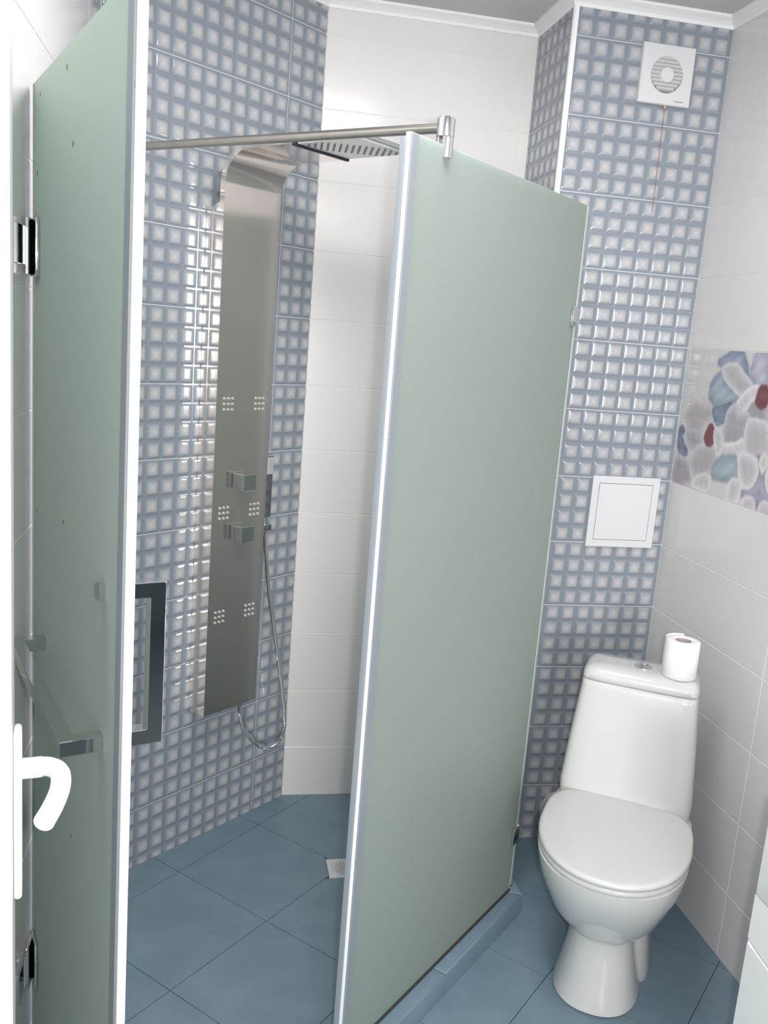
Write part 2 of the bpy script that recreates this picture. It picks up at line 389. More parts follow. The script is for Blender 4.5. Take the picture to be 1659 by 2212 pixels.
for z0 in (1.185, 1.385):
    x0, x1, h = 1.79, YS - 0.12, 0.2; g = 0.0008
    nx, nz = 236, 81
    xs = np.linspace(g, x1 - x0 - g, nx); zs = np.linspace(g, h - g, nz)
    X, Z = np.meshgrid(xs, zs)
    V = [(float(x), 0.0, float(z)) for x, z in zip(X.ravel(), Z.ravel())]
    F = [(j * nx + i, (j + 1) * nx + i, (j + 1) * nx + i + 1, j * nx + i + 1) for j in range(nz - 1) for i in range(nx - 1)]
    n0 = len(V); V += [(g, -.0085, g), (x1 - x0 - g, -.0085, g), (x1 - x0 - g, -.0085, h - g), (g, -.0085, h - g)]
    cn = [0, nx - 1, nx * nz - 1, nx * (nz - 1)]
    F += [(cn[0], cn[1], n0 + 1, n0), (cn[1], cn[2], n0 + 2, n0 + 1), (cn[2], cn[3], n0 + 3, n0 + 2), (cn[3], cn[0], n0, n0 + 3)]
    me = bpy.data.meshes.new('decor_tile'); me.from_pydata(V, [], F); me.update()
    colr = decor_colour(((x1 - x0) - X.ravel()) * 1000, (Z.ravel() + z0 - 1.185) * 1000)
    at = me.color_attributes.new('print', 'FLOAT_COLOR', 'POINT')
    full = np.ones((len(V), 4)); full[:n0, :3] = colr; full[n0:, :3] = 0.6
    at.data.foreach_set('color', full.ravel().astype(np.float32))
    o = link('decor_tile', me, md, wall_right, (XR, 0.12 + x0, z0), math.pi / 2)
    o['label'] = 'tile printed with white and blue grey blossoms with dark red hearts, ' + ('lower half of the picture' if z0 < 1.3 else 'upper half of the picture')

# ------------------------------------------------------------------ floor tiles laid on the diagonal
def clip_convex(poly, half):
    for (nx_, ny_, c_) in half:           # keep nx*x+ny*y <= c
        out = []
        for i in range(len(poly)):
            p, q = poly[i], poly[(i + 1) % len(poly)]
            dp, dq = nx_ * p[0] + ny_ * p[1] - c_, nx_ * q[0] + ny_ * q[1] - c_
            if dp <= 0: out.append(p)
            if (dp < 0 < dq) or (dq < 0 < dp):
                t = dp / (dp - dq); out.append((p[0] + t * (q[0] - p[0]), p[1] + t * (q[1] - p[1])))
        poly = out
        if len(poly) < 3: return []
    return poly
def area2(p): return abs(sum(p[i][0] * p[(i + 1) % len(p)][1] - p[(i + 1) % len(p)][0] * p[i][1] for i in range(len(p)))) / 2
R2 = math.sqrt(.5)
KO = -1.229                                # outer line of the diagonal kerb: x - y
REG_MAIN = [(XL, Y0 - 0.1), (XR, Y0 - 0.1), (XR, YS), (.894, YS), (.894, .894 - KO), (1.535 + KO, 1.535), (XL, 1.535)]
REG_SH = [(XL, 1.625), (.2685, 1.625), (.803, 2.1595), (.803, YS), (XS, YS), (XS, YB), (P0.x, YB), (XL, YD)]
DRAIN = (0.424, 2.352, 0.048)
def lay(region, u0, v0, top, prefix, hole=None):
    n = 0; p = 0.335; g = 0.0011
    for i in range(-12, 12):
        for j in range(-12, 12):
            ua, ub, va, vb = u0 + i * p + g, u0 + (i + 1) * p - g, v0 + j * p + g, v0 + (j + 1) * p - g
            half = [(R2, R2, ub), (-R2, -R2, -ua), (-R2, R2, vb), (R2, -R2, -va)]
            poly = clip_convex(region, half)
            if len(poly) < 3 or area2(poly) < 2e-4: continue
            if hole:
                cx_, cy_, hw = hole; mx_ = (ua + ub) / 2; mv = (va + vb) / 2
                ccx, ccy = (mx_ - mv) * R2, (mx_ + mv) * R2
                if abs(ccx - cx_) + abs(ccy - cy_) < 0.34:
                    if abs(ccx - cx_) > abs(ccy - cy_):
                        sg = 1 if ccx > cx_ else -1; poly = clip_convex(poly, [(-sg, 0, -(sg * cx_ + hw))])
                    else:
                        sg = 1 if ccy > cy_ else -1; poly = clip_convex(poly, [(0, -sg, -(sg * cy_ + hw))])
            if len(poly) < 3: continue
            bm = bmesh.new(); prism(bm, poly, -0.0038, top)
            link('tile', bm_mesh(bm, 'tile'), M['floor_tile'], floor)
lay(REG_MAIN, 1.945, 0.703, 0.0, 'tile')
lay(REG_SH, 1.637, 1.372, 0.010, 'tile', hole=DRAIN)

# ------------------------------------------------------------------ kerb of the shower
ko = [(XL, 1.535), (1.535 + KO, 1.535), (.894, .894 - KO), (.894, YS)]
ki = [(.803, YS), (.803, 2.1595), (.2685, 1.625), (XL, 1.625)]
KZ = 0.06
kerb = empty('shower_kerb', 'low blue tiled kerb running under the frosted glass beside the toilet', 'kerb', (0.6, 1.85, 0))
def kadd(o): o.location = Vector(o.location) - Vector((0.6, 1.85, 0)); return o
segs = []
def seg(a0, a1, b0, b1):                   # outer a0->a1, inner b0->b1 split every 0.335
    L = (Vector(a1) - Vector(a0)).length; n = max(1, round(L / 0.335))
    for k in range(n):
        t0, t1 = k / n, (k + 1) / n; A0, A1, B0, B1 = [Vector(x) for x in (a0, a1, b0, b1)]
        segs.append([A0.lerp(A1, t0), A0.lerp(A1, t1), B0.lerp(B1, t1), B0.lerp(B1, t0)])
seg(ko[0], ko[1], ki[3], ki[2]); seg(ko[1], ko[2], ki[2], ki[1]); seg(ko[2], ko[3], ki[1], ki[0])
for q in segs:
    c_ = sum(q, Vector((0, 0))) / 4
    q2 = [p_ + (c_ - p_).normalized() * 0.0012 for p_ in q]
    bm = bmesh.new(); prism(bm, [(p_.x, p_.y) for p_ in q2], 0.0 + 0.0, KZ)
    es = [e for e in bm.edges if all(v.co.z > KZ - 1e-4 for v in e.verts)]
    bmesh.ops.bevel(bm, geom=es, offset=0.005, segments=3, affect='EDGES', profile=0.5)
    kadd(link('tile', bm_mesh(bm, 'tile', angle=35), M['floor_tile'], kerb))

# ------------------------------------------------------------------ coving and trims
def coving(n, a, b, nrm_a, nrm_b, shorten=0):
    """quarter-hollow strip from a to b (plan points), offsets into the room mitred by vectors nrm_a, nrm_b"""
    prof = [(0.0, HC - 0.0001), (0.029, HC - 0.0001), (0.029, HC - 0.007), (0.017, HC - 0.014), (0.008, HC - 0.021), (0.004, HC - 0.029), (0.0, HC - 0.029)]
    ra = [(a[0] + nrm_a[0] * o, a[1] + nrm_a[1] * o, z) for o, z in prof]; rb = [(b[0] + nrm_b[0] * o, b[1] + nrm_b[1] * o, z) for o, z in prof]
    bm = bmesh.new(); loft(bm, [ra, rb]); o = link('trim_%d' % n, bm_mesh(bm, 'trim'), M['coving'])
    return tag(o, kind='structure')
def mitre(n1, n2):
    n1, n2 = Vector(n1), Vector(n2); s_ = n1 + n2; return s_ / (1 + n1.dot(n2))
nd, nb, nl, nr = (NN.x, NN.y), (0, -1), (1, 0), (-1, 0)
coving(1, (XL, 0.12), (XL, YD), nl, mitre(nl, nd))
coving(2, (XL, YD), (P0.x, YB), mitre(nl, nd), mitre(nd, nb))
coving(3, (P0.x, YB), (XS, YB), mitre(nd, nb), mitre(nb, nr))
coving(4, (XS, YB), (XS, YS), mitre(nb, nr), mitre(nr, nb))
coving(5, (XS, YS), (XR, YS), mitre(nr, nb), mitre(nb, nr))
coving(6, (XR, YS), (XR, 0.12), mitre(nb, nr), nr)
# white corner profile on the shaft's outer corner
bm = bmesh.new()
pr = [(XS - 0.002, YS + 0.011), (XS - 0.002, YS + 0.002), (XS + 0.002, YS - 0.002), (XS + 0.011, YS - 0.002), (XS + 0.011, YS + 0.007), (XS + 0.007, YS + 0.011)]
prism(bm, pr, 0.0, HC - 0.02)
tag(link('trim_7', bm_mesh(bm, 'trim'), M['coving']), kind='structure')

# ------------------------------------------------------------------ floor drain
dr = empty('floor_drain', 'small square white floor drain with slatted round grate in the shower floor', 'drain', (DRAIN[0], DRAIN[1], 0.0))
bm = bmesh.new()
n = 32; R_ = 0.036; hw = 0.0465; top = 0.0112
outer = []
for k in range(n):
    an = 2 * math.pi * k / n; c_, s_ = math.cos(an), math.sin(an); m_ = hw / max(abs(c_), abs(s_)); outer.append((c_ * m_, s_ * m_))
ins = [(R_ * math.cos(2 * math.pi * k / n), R_ * math.sin(2 * math.pi * k / n)) for k in range(n)]
loft(bm, [[(x, y, -0.003) for x, y in outer], [(x, y, top - 0.0008) for x, y in outer], [(x * .985, y * .985, top) for x, y in outer], [(x, y, top) for x, y in ins], [(x, y, 0.004) for x, y in ins], [(x, y, 0.004) for x, y in outer]], cap0=True, cap1=False)
link('drain_frame', bm_mesh(bm, 'drain_frame'), M['plastic'], dr)
bm = bmesh.new(); cyl(bm, (0, 0, 0.0005), (0, 0, 0.0045), R_ * 1.0, n=32)
link('drain_well', bm_mesh(bm, 'drain_well'), M['dark'], dr)
bm = bmesh.new(); rr = []
for (ro, zz) in ((R_ * .98, 0.005), (R_ * .98, top - .001), (R_ * .84, top - .001), (R_ * .84, 0.005)): rr.append([(ro * math.cos(2 * math.pi * k / n), ro * math.sin(2 * math.pi * k / n), zz) for k in range(n)])
loft(bm, rr, False, False); link('grate_ring', bm_mesh(bm, 'grate_ring'), M['plastic'], dr)
rot45 = Matrix.Rotation(math.radians(-48), 4, 'Z')
for k in range(-3, 4):
    y = k * 0.0086; L = math.sqrt(max((R_ * .86) ** 2 - y * y, 0))
    bm = bmesh.new(); box(bm, -L, L, y - 0.0024, y + 0.0024, 0.0052, top - .0012, 0.0008, 1, R=rot45)
    link('slat', bm_mesh(bm, 'slat'), M['plastic'], dr)

# ------------------------------------------------------------------ frosted glass
def vert_box(name, A, d, s0, s1, t0, t1, z0, z1, m, parent, bev=0.0, seg=1):
    """box along plan direction d from A, thickness along its left-hand normal; placed under parent at A"""
    bm = bmesh.new(); box(bm, s0, s1, t0, t1, z0, z1, bev, seg)
    return link(name, bm_mesh(bm, name, angle=40 if seg > 1 else None), m, parent)
GZ = 1.897
gA = Vector((0.3055, 1.5935)); gB = Vector((0.859, 2.147)); gd = (gB - gA).normalized(); gL = (gB - gA).length
g_ang = math.atan2(gd.y, gd.x)
panel = empty('shower_screen', 'large fixed frosted green glass screen standing on the kerb left of the toilet', 'glass screen', (gA.x, gA.y, 0), g_ang, 'frosted shower screens')
vert_box('frosted_pane', gA, gd, 0.002, gL, -0.004, 0.004, KZ + 0.006, GZ, M['frost'], panel, 0.0008)
vert_box('seal_sleeve', gA, gd, 0.002, 0.025, -0.0062, 0.0062, KZ + 0.006, GZ - 0.001, M['seal_grey'], panel, 0.001)
vert_box('magnetic_strip', gA, gd, -0.0035, 0.0018, -0.0045, 0.0045, KZ + 0.006, GZ - 0.001, M['strip'], panel, 0.002, 2)
vert_box('seal_fin', gA, gd, -0.020, -0.0036, 0.0010, 0.0035, KZ + 0.006, GZ - 0.012, M['seal_grey'], panel)
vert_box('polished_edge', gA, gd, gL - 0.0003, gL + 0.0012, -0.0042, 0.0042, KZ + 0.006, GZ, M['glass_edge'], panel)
vert_box('bottom_seal', gA, gd, 0.0, gL, -0.008, 0.008, KZ + 0.0002, KZ + 0.0065, M['silicone'], panel, 0.001)
hA = Vector((0.868, 2.158)); hB = Vector((0.914, YS - 0.002)); hd = (hB - hA).normalized(); hL = (hB - hA).length
panel2 = empty('shower_screen', 'short frosted glass return screen between the large screen and the tiled shaft', 'glass screen', (hA.x, hA.y, 0), math.atan2(hd.y, hd.x), 'frosted shower screens')
vert_box('frosted_pane', hA, hd, 0.0, hL, -0.004, 0.004, KZ + 0.006, GZ, M['frost'], panel2, 0.0008)
vert_box('bottom_seal', hA, hd, 0.002, hL, -0.006, 0.006, KZ + 0.0002, KZ + 0.0065, M['silicone'], panel2, 0.001)
for zc, lb in ((1.634, 'upper chrome glass clip joining the two frosted screens'), (0.235, 'lower chrome glass clip joining the two frosted screens')):
    cl = empty('glass_clip', lb, 'glass clip', (gB.x, gB.y, zc), g_ang, 'glass clips on the screen corner')
    bm = bmesh.new(); box(bm, -0.030, 0.0025, -0.0125, -0.0042, -0.023, 0.023, 0.0015, 2); link('clip_plate', bm_mesh(bm, 'clip_plate', angle=40), M['chrome'], cl)
    bm = bmesh.new(); box(bm, -0.030, 0.0025, 0.0042, 0.0125, -0.023, 0.023, 0.0015, 2); link('clip_plate', bm_mesh(bm, 'clip_plate', angle=40), M['chrome'], cl)
    bm = bmesh.new(); box(bm, 0.0018, 0.020, -0.0125, 0.0125, -0.023, 0.023, 0.003, 2, R=Matrix.Rotation(math.radians(20), 4, 'Z'))
    link('clip_body', bm_mesh(bm, 'clip_body', angle=40), M['chrome'], cl)

# support bar over the glass to the diagonal wall
bar = empty('support_bar', 'brushed steel bar crossing above the shower from the glass to the tiled wall', 'bar', (0, 0, 0))
z_b = 1.928
c0 = Vector((0.3885, 1.6790, 0))
bd = Vector((-0.7323, 0.6810, 0)); tW = (-(c0 - P0).dot(NN)) / bd.dot(NN)
c1 = c0 + bd * (tW - 0.001)
bar.location = c0
bm = bmesh.new(); cyl(bm, (0, 0, z_b), (c1.x - c0.x, c1.y - c0.y, z_b), 0.0092, n=24)
link('rod', bm_mesh(bm, 'rod', angle=40), M['satin'], bar)
bm = bmesh.new(); cyl(bm, (0, 0, z_b - 0.016), (0, 0, z_b + 0.018), 0.0165, n=32)
es = [e for e in bm.edges if all(v.co.z > z_b + .0175 for v in e.verts)]; bmesh.ops.bevel(bm, geom=es, offset=0.003, segments=2, affect='EDGES')
link('clamp_cap', bm_mesh(bm, 'clamp_cap', angle=40), M['chrome'], bar)
bm = bmesh.new()
for sg in (1, -1):
    rr = []
    for zz in (z_b - 0.052, z_b - 0.0165):
        pts = [(0.0122 * math.cos(math.pi * k / 12), 0.0045 + 0.0122 * math.sin(math.pi * k / 12)) for k in range(13)]
        rm = Matrix.Rotation(g_ang + (0 if sg > 0 else math.pi), 2); rr.append([tuple(rm @ Vector(p_)) + (zz,) for p_ in pts])
    loft(bm, rr)
link('clamp_jaw', bm_mesh(bm, 'clamp_jaw', angle=40), M['chrome'], bar)
q1 = c1 - c0
bm = bmesh.new(); cyl(bm, (q1.x, q1.y, z_b), (q1.x - bd.x * 0.008, q1.y - bd.y * 0.008, z_b), 0.018, n=24)
link('wall_flange', bm_mesh(bm, 'wall_flange', angle=40), M['chrome'], bar)

# ------------------------------------------------------------------ frosted door, standing open
dA = Vector((-0.292, 1.5835)); dE = Vector((-0.0895, 1.0252)); dd_ = (dE - dA).normalized(); dLn = (dE - dA).length
d_ang = math.atan2(dd_.y, dd_.x)            # local -y is the outer side (towards the left wall)
door = empty('shower_door', 'open frosted green glass shower door hinged on the left tiled wall', 'shower door', (dA.x, dA.y, 0), d_ang)
vert_box('frosted_pane', dA, dd_, 0.0, dLn, -0.004, 0.004, 0.08, GZ + 0.002, M['frost'], door, 0.0008)
vert_box('seal_sleeve', dA, dd_, dLn - 0.026, dLn - 0.0005, -0.0062, 0.0062, 0.08, GZ, M['seal_grey'], door, 0.001)
vert_box('magnetic_strip', dA, dd_, dLn + 0.0006, dLn + 0.008, -0.0045, 0.0065, 0.08, GZ, M['strip'], door, 0.002, 2)
vert_box('hinge_seal', dA, dd_, -0.006, -0.0005, -0.0055, 0.0055, 0.08, GZ, M['seal_grey'], door)
R_in = door.matrix_world
def local_on(a):  # outward normal of outer face in local coords is -y
    return a
sA = (Vector((-0.123, 1.116)) - dA).dot(dd_); sB = (Vector((-0.254, 1.478)) - dA).dot(dd_)
hz, hz2, tk = 1.018, 1.217, 0.0105
def bent(name, path, m, parent, t=tk, label=None):
    """square tube along an orthogonal path, mitred"""
    bm = bmesh.new(); P = [Vector(p_) for p_ in path]; rings = []
    nrm = (P[1] - P[0]).cross(P[2] - P[1]).normalized()
    for i, p_ in enumerate(P):
        d0 = (P[i] - P[i - 1]).normalized() if i else (P[1] - P[0]).normalized()
        d1 = (P[i + 1] - P[i]).normalized() if i < len(P) - 1 else d0
        s0_, s1_ = nrm.cross(d0), nrm.cross(d1); ms = (s0_ + s1_) / (1 + s0_.dot(s1_))
        rings.append([p_ + ms * t + nrm * t, p_ - ms * t + nrm * t, p_ - ms * t - nrm * t, p_ + ms * t - nrm * t])
    loft(bm, rings); es = [e for e in bm.edges]
    bmesh.ops.bevel(bm, geom=es, offset=0.0012, segments=1, affect='EDGES')
    o = link(name, bm_mesh(bm, name), m, parent)
    if label: o['label'] = label
    return o
OY = -1
bent('towel_bar', [(sA, -0.0045, hz), (sA, -0.048, hz), (sB, -0.048, hz), (sB, -0.0045, hz)], M['chrome'], door, 0.0105)
bent('pull_handle', [(sA, 0.0045, hz), (sA, 0.062, hz), (sA, 0.062, hz2), (sA, 0.0045, hz2)], M['chrome'], door, 0.0105)
bm = bmesh.new(); box(bm, sA - 0.0085, sA + 0.0085, -0.013, -0.0042, hz2 - 0.0105, hz2 + 0.0105, 0.0015, 1)
link('fixing_cap', bm_mesh(bm, 'fixing_cap'), M['chrome'], door)
for zc in (1.648, 0.372):
    bm = bmesh.new(); box(bm, 0.004, 0.052, -0.0115, -0.0042, zc - 0.045, zc + 0.045, 0.002, 2)
    hg = link('hinge', bm_mesh(bm, 'hinge', angle=40), M['chrome'], door)
    bm = bmesh.new(); box(bm, 0.004, 0.052, 0.0042, 0.0115, zc - 0.045, zc + 0.045, 0.002, 2)
    link('hinge_plate', bm_mesh(bm, 'hinge_plate', angle=40), M['chrome'], hg)
    bm = bmesh.new(); cyl(bm, (-0.001, -0.012, zc - 0.028), (-0.001, -0.012, zc + 0.028), 0.0085, n=20)
    link('hinge_knuckle', bm_mesh(bm, 'hinge_knuckle', angle=40), M['chrome'], hg)
    # wall plate, in the door's local frame but square to the wall
    Rw_ = Matrix.Rotation(-d_ang, 4, 'Z'); Tw = Matrix.Translation((0, 0, 0))
    bm = bmesh.new(); box(bm, XL - dA.x + 0.0, XL - dA.x + 0.007, -0.115, 0.02, zc - 0.030, zc + 0.030, 0.0015, 1, R=Rw_)
    box(bm, XL - dA.x + 0.006, XL - dA.x + 0.012, -0.060, 0.006, zc - 0.044, zc + 0.044, 0.0015, 1, R=Rw_)
    link('wall_plate', bm_mesh(bm, 'wall_plate'), M['chrome'], hg)
# faint brown dried drips on the glass
M['drip'] = translucent('faint_brown_drip', (0.36, 0.37, 0.27), 0.4, 0.5, 0.02)
for sx, zc, L in ((0.249, 1.872, 0.0043), (0.05, 1.872, 0.0037), (0.292, 1.769, 0.0043), (0.028, 1.761, 0.0037), (0.247, 1.25, 0.0037), (0.031, 1.221, 0.0025), (0.323, 0.785, 0.0037), (0.591, 1.787, 0.0043)):
    bm = bmesh.new(); cyl(bm, (sx, -0.0043, zc), (sx, -0.0040, zc), 1.0, n=12)
    for v in bm.verts: v.co.x = sx + (v.co.x - sx) * 0.0045; v.co.z = zc + (v.co.z - zc) * L
    link('dried_drip', bm_mesh(bm, 'dried_drip'), M['drip'], door)

# ------------------------------------------------------------------ shower column on the diagonal wall
sp = empty('shower_column', 'tall polished steel shower panel with curved top and rain head on the mosaic wall', 'shower panel', tuple(D3(-0.314, 0, 0)), TH)
# local frame: x along DD, -y out of the wall
def profile_mesh(name, prof, x0, x1, m, parent, closed=True, angle=30):
    bm = bmesh.new(); loft(bm, [[(x0, -o, z) for o, z in prof], [(x1, -o, z) for o, z in prof]])
    return link(name, bm_mesh(bm, name, angle=angle), m, parent)
r_in, zt = 0.085, 1.985; oc = 0.07 + r_in; zc = zt - r_in
front = [(0.07, 0.438)] + [(oc - r_in * math.cos(t), zc + r_in * math.sin(t)) for t in np.linspace(0, math.pi / 2, 14)]
front += [(0.305, zt)]
ro = r_in + 0.018
back = [(0.305, zt + 0.018)] + [(oc - ro * math.cos(t), zc + ro * math.sin(t)) for t in np.linspace(math.pi / 2, 0, 14)] + [(0.052, 1.86), (0.0025, 1.84), (0.0025, 0.438)]
profile_mesh('column_body', front + back, -0.1, 0.1, M['steel'], sp)
# rain head: thin square tray with slots
hd_o0, hd_o1 = 0.306, 0.515
bm = bmesh.new(); box(bm, -0.1, 0.1, -hd_o1, -hd_o0, zt + 0.003, zt + 0.014, 0.0015, 1)
head = link('rain_head', bm_mesh(bm, 'rain_head'), M['chrome'], sp)
bm = bmesh.new(); box(bm, -0.092, 0.092, -hd_o1 + 0.008, -hd_o0 - 0.008, zt + 0.0005, zt + 0.0035, 0.001, 1)
link('spray_plate', bm_mesh(bm, 'spray_plate'), M['spray'], head)
oc_ = -(hd_o0 + hd_o1) / 2
for k in range(15):
    off = (k - 7) * 0.0150; L = min(0.045, 0.118 - abs(off))
    if L < 0.006: L = 0.006
    bm = bmesh.new(); box(bm, -L, L, off - 0.0026, off + 0.0026, zt - 0.0014, zt + 0.0008, 0.0005, 1, R=Matrix.Rotation(math.radians(45), 4, 'Z'), T=Matrix.Translation((0, oc_, 0)))
    link('nozzle_strip', bm_mesh(bm, 'nozzle_strip'), M['nozzle'], head)
# waterfall lip where the column meets the rain head
bm = bmesh.new(); box(bm, -0.1, 0.1, -0.312, -0.303, zt - 0.004, zt + 0.003, 0.001, 1)
link('waterfall_lip', bm_mesh(bm, 'waterfall_lip'), M['dark'], sp)
for jz in (1.338, 1.0345, 0.7315):
    for jx in (-0.0575, 0.0575):
        bm = bmesh.new()
        for i in (-1, 0, 1):
            for j in (-1, 0, 1):
                x, z = jx + i * 0.0145, jz + j * 0.0150
                cyl(bm, (x, -0.0695, z), (x, -0.0735, z), 0.0045, 0.003, n=10)
        link('body_jet', bm_mesh(bm, 'body_jet', angle=40), M['nub'], sp)
for kz in (1.1215, 0.972):
    bm = bmesh.new(); box(bm, -0.020, 0.026, -0.0815, -0.0702, kz - 0.021, kz + 0.021, 0.001, 1); box(bm, -0.014, 0.020, -0.0855, -0.081, kz - 0.016, kz + 0.016)
    kb = link('tap_knob', bm_mesh(bm, 'tap_knob'), M['chrome'], sp)
    bm = bmesh.new(); box(bm, -0.023, 0.0245, -0.108, -0.085, kz - 0.0235, kz + 0.0235, 0.0012, 1)
    link('knob_face', bm_mesh(bm, 'knob_face'), M['chrome'], kb)
hx, hy = 0.126, -0.045
bm = bmesh.new(); box(bm, 0.099, 0.142, -0.060, -0.032, 0.957, 0.979, 0.002, 1)
link('handset_holder', bm_mesh(bm, 'handset_holder'), M['chrome'], sp)

hs = empty('hand_shower', 'slim square chrome hand shower in its holder on the right side of the steel column', 'hand shower', tuple(D3(-0.314 + hx, 0.045, 0.979)), TH)
bm = bmesh.new(); box(bm, -0.0135, 0.0135, -0.010, 0.010, 0.020, 0.205, 0.0015, 1); link('handset_body', bm_mesh(bm, 'handset_body'), M['chrome'], hs)
bm = bmesh.new(); cyl(bm, (0, 0, 0.0005), (0, 0, 0.0205), 0.0075, 0.0095, n=20); link('handset_neck', bm_mesh(bm, 'handset_neck', angle=40), M['chrome'], hs)
bm = bmesh.new(); box(bm, -0.011, 0.011, -0.0125, -0.0098, 0.150, 0.200, 0.0008, 1); link('spray_face', bm_mesh(bm, 'spray_face'), M['nub'], hs)
hose_pts = [(-0.187, 0.955), (-0.183, 0.93), (-0.172, 0.87), (-0.150, 0.74), (-0.108, 0.575), (-0.070, 0.41), (-0.052, 0.31), (-0.062, 0.257), (-0.099, 0.236), (-0.144, 0.246), (-0.192, 0.285), (-0.230, 0.335), (-0.247, 0.386), (-0.252, 0.437)]
o0 = D3(-0.187, 0.045, 0.957)
pts = [D3(s, 0.045, z) - o0 for s, z in catmull([(s, z, 0) for s, z in hose_pts], 1) ] if False else None
cm = catmull([D3(s, 0.045, z) - o0 for s, z in hose_pts], 24)
# resample evenly, one ring pair per rib
seglen = [0]
for p_, q_ in zip(cm, cm[1:]): seglen.append(seglen[-1] + (q_ - p_).length)
Ltot = seglen[-1]; npt = int(Ltot / 0.00165); res = []
for k in range(npt + 1):
    t = Ltot * k / npt; i = int(np.searchsorted(seglen, t)); i = min(max(i, 1), len(cm) - 1)
    f = (t - seglen[i - 1]) / max(seglen[i] - seglen[i - 1], 1e-9); res.append(cm[i - 1].lerp(cm[i], f))
bm = bmesh.new(); tube(bm, res, [0.0062 if k % 2 else 0.0049 for k in range(len(res))], n=10)
tag(link('shower_hose', bm_mesh(bm, 'shower_hose'), M['chrome'], None, o0), 'ribbed chrome hose hanging in a loop from the hand shower', 'hose')

# ------------------------------------------------------------------ extractor fan
fan = empty('extractor_fan', 'square white extractor fan with round louvred grille high on the tiled shaft', 'fan', (1.1845, YS, 2.3135))
def annulus_plate(hw, hh, R_, y0, y1, n=48):
    bm = bmesh.new(); o_ = []
    for k in range(n):
        an = 2 * math.pi * (k + .5) / n; c_, s_ = math.cos(an), math.sin(an); m_ = min(hw / max(abs(c_), 1e-6), hh / max(abs(s_), 1e-6)); o_.append((c_ * m_, s_ * m_))
    # exact corners
    for cx_, cy_ in ((hw, hh), (-hw, hh), (-hw, -hh), (hw, -hh)):
        k = min(range(n), key=lambda i: (o_[i][0] - cx_) ** 2 + (o_[i][1] - cy_) ** 2); o_[k] = (cx_, cy_)
    i_ = [(R_ * math.cos(2 * math.pi * (k + .5) / n), R_ * math.sin(2 * math.pi * (k + .5) / n)) for k in range(n)]
    loft(bm, [[(x, y0, z) for x, z in o_], [(x, y1 + 0.003, z) for x, z in o_], [(x * .97, y1, z * .97) for x, z in o_], [(x * 1.04, y1, z * 1.04) for x, z in i_], [(x, y1 + 0.002, z) for x, z in i_], [(x, y0, z) for x, z in i_]], False, False)
    return bm
link('fan_cover', bm_mesh(annulus_plate(0.077, 0.077, 0.047, -0.001, -0.016), 'fan_cover', angle=30), M['plastic'], fan)
bm = bmesh.new(); cyl(bm, (0.002, -0.0012, 0.003), (0.002, -0.003, 0.003), 0.049, n=40); link('duct', bm_mesh(bm, 'duct'), M['louvre_gap'], fan)
for k in range(-4, 5):
    z = k * 0.0098; L = math.sqrt(0.047 ** 2 - z * z)
    bm = bmesh.new(); box(bm, -L, L, -0.0135, -0.0045, z - 0.0035, z + 0.0035, 0, 1, R=Matrix.Translation((0, 0, z)) @ Matrix.Rotation(math.radians(-25), 4, 'X') @ Matrix.Translation((0, 0, -z)))
    link('louvre', bm_mesh(bm, 'louvre'), M['louvre'], fan)
bm = bmesh.new(); cyl(bm, (0, -0.004, 0), (0, -0.0165, 0), 0.021, 0.019, n=32); link('fan_hub', bm_mesh(bm, 'fan_hub', angle=40), M['plastic'], fan)
bm = bmesh.new(); x = 0.030
for w_ in (0.003, 0.0035, 0.002, 0.0035, 0.003, 0.003, 0.002):
    box(bm, x, x + w_, -0.0164, -0.0160, -0.0675, -0.0640); x += w_ + 0.0011
link('small_lettering', bm_mesh(bm, 'small_lettering'), M['print_grey'], fan)
bm = bmesh.new(); cyl(bm, (0.006, -0.010, -0.0765), (0.007, -0.011, -0.086), 0.004, 0.003, n=14); link('pull_knob', bm_mesh(bm, 'pull_knob', angle=40), M['brass'], fan)
bm = bmesh.new(); tube(bm, [(0.007, -0.011, -0.085), (0.008, -0.011, -0.18), (0.0085, -0.011, -0.27), (0.0095, -0.011, -0.36)], 0.0008, n=6); link('pull_cord', bm_mesh(bm, 'pull_cord'), M['cord'], fan)

# ------------------------------------------------------------------ inspection hatch
ht = empty('inspection_hatch', 'square white inspection hatch on the blue tiled shaft above the toilet', 'hatch', (1.2257, YS, 1.084))
bm = bmesh.new(); hw, iw, y1 = 0.1085, 0.0868, -0.010
sq = lambda w_, y: [(w_, y, w_), (-w_, y, w_), (-w_, y, -w_), (w_, y, -w_)]
loft(bm, [sq(hw, -0.001), sq(hw, y1 + 0.001), sq(hw - 0.001, y1), sq(iw + 0.001, y1), sq(iw, y1 + 0.001), sq(iw, -0.001)], False, False)
link('hatch_frame', bm_mesh(bm, 'hatch_frame'), M['plastic'], ht)
bm = bmesh.new(); box(bm, -iw, iw, -0.0035, -0.001, -iw, iw); link('hatch_back', bm_mesh(bm, 'hatch_back'), M['print_grey'], ht)
bm = bmesh.new(); box(bm, -iw + 0.0013, iw - 0.0013, y1 + 0.0002, -0.0036, -iw + 0.0013, iw - 0.0013, 0.0006, 1); link('hatch_door', bm_mesh(bm, 'hatch_door'), M['plastic'], ht)

# ------------------------------------------------------------------ toilet (turned 31 degrees in the corner)
TA = math.radians(31)
TO = (1.064, 1.955)
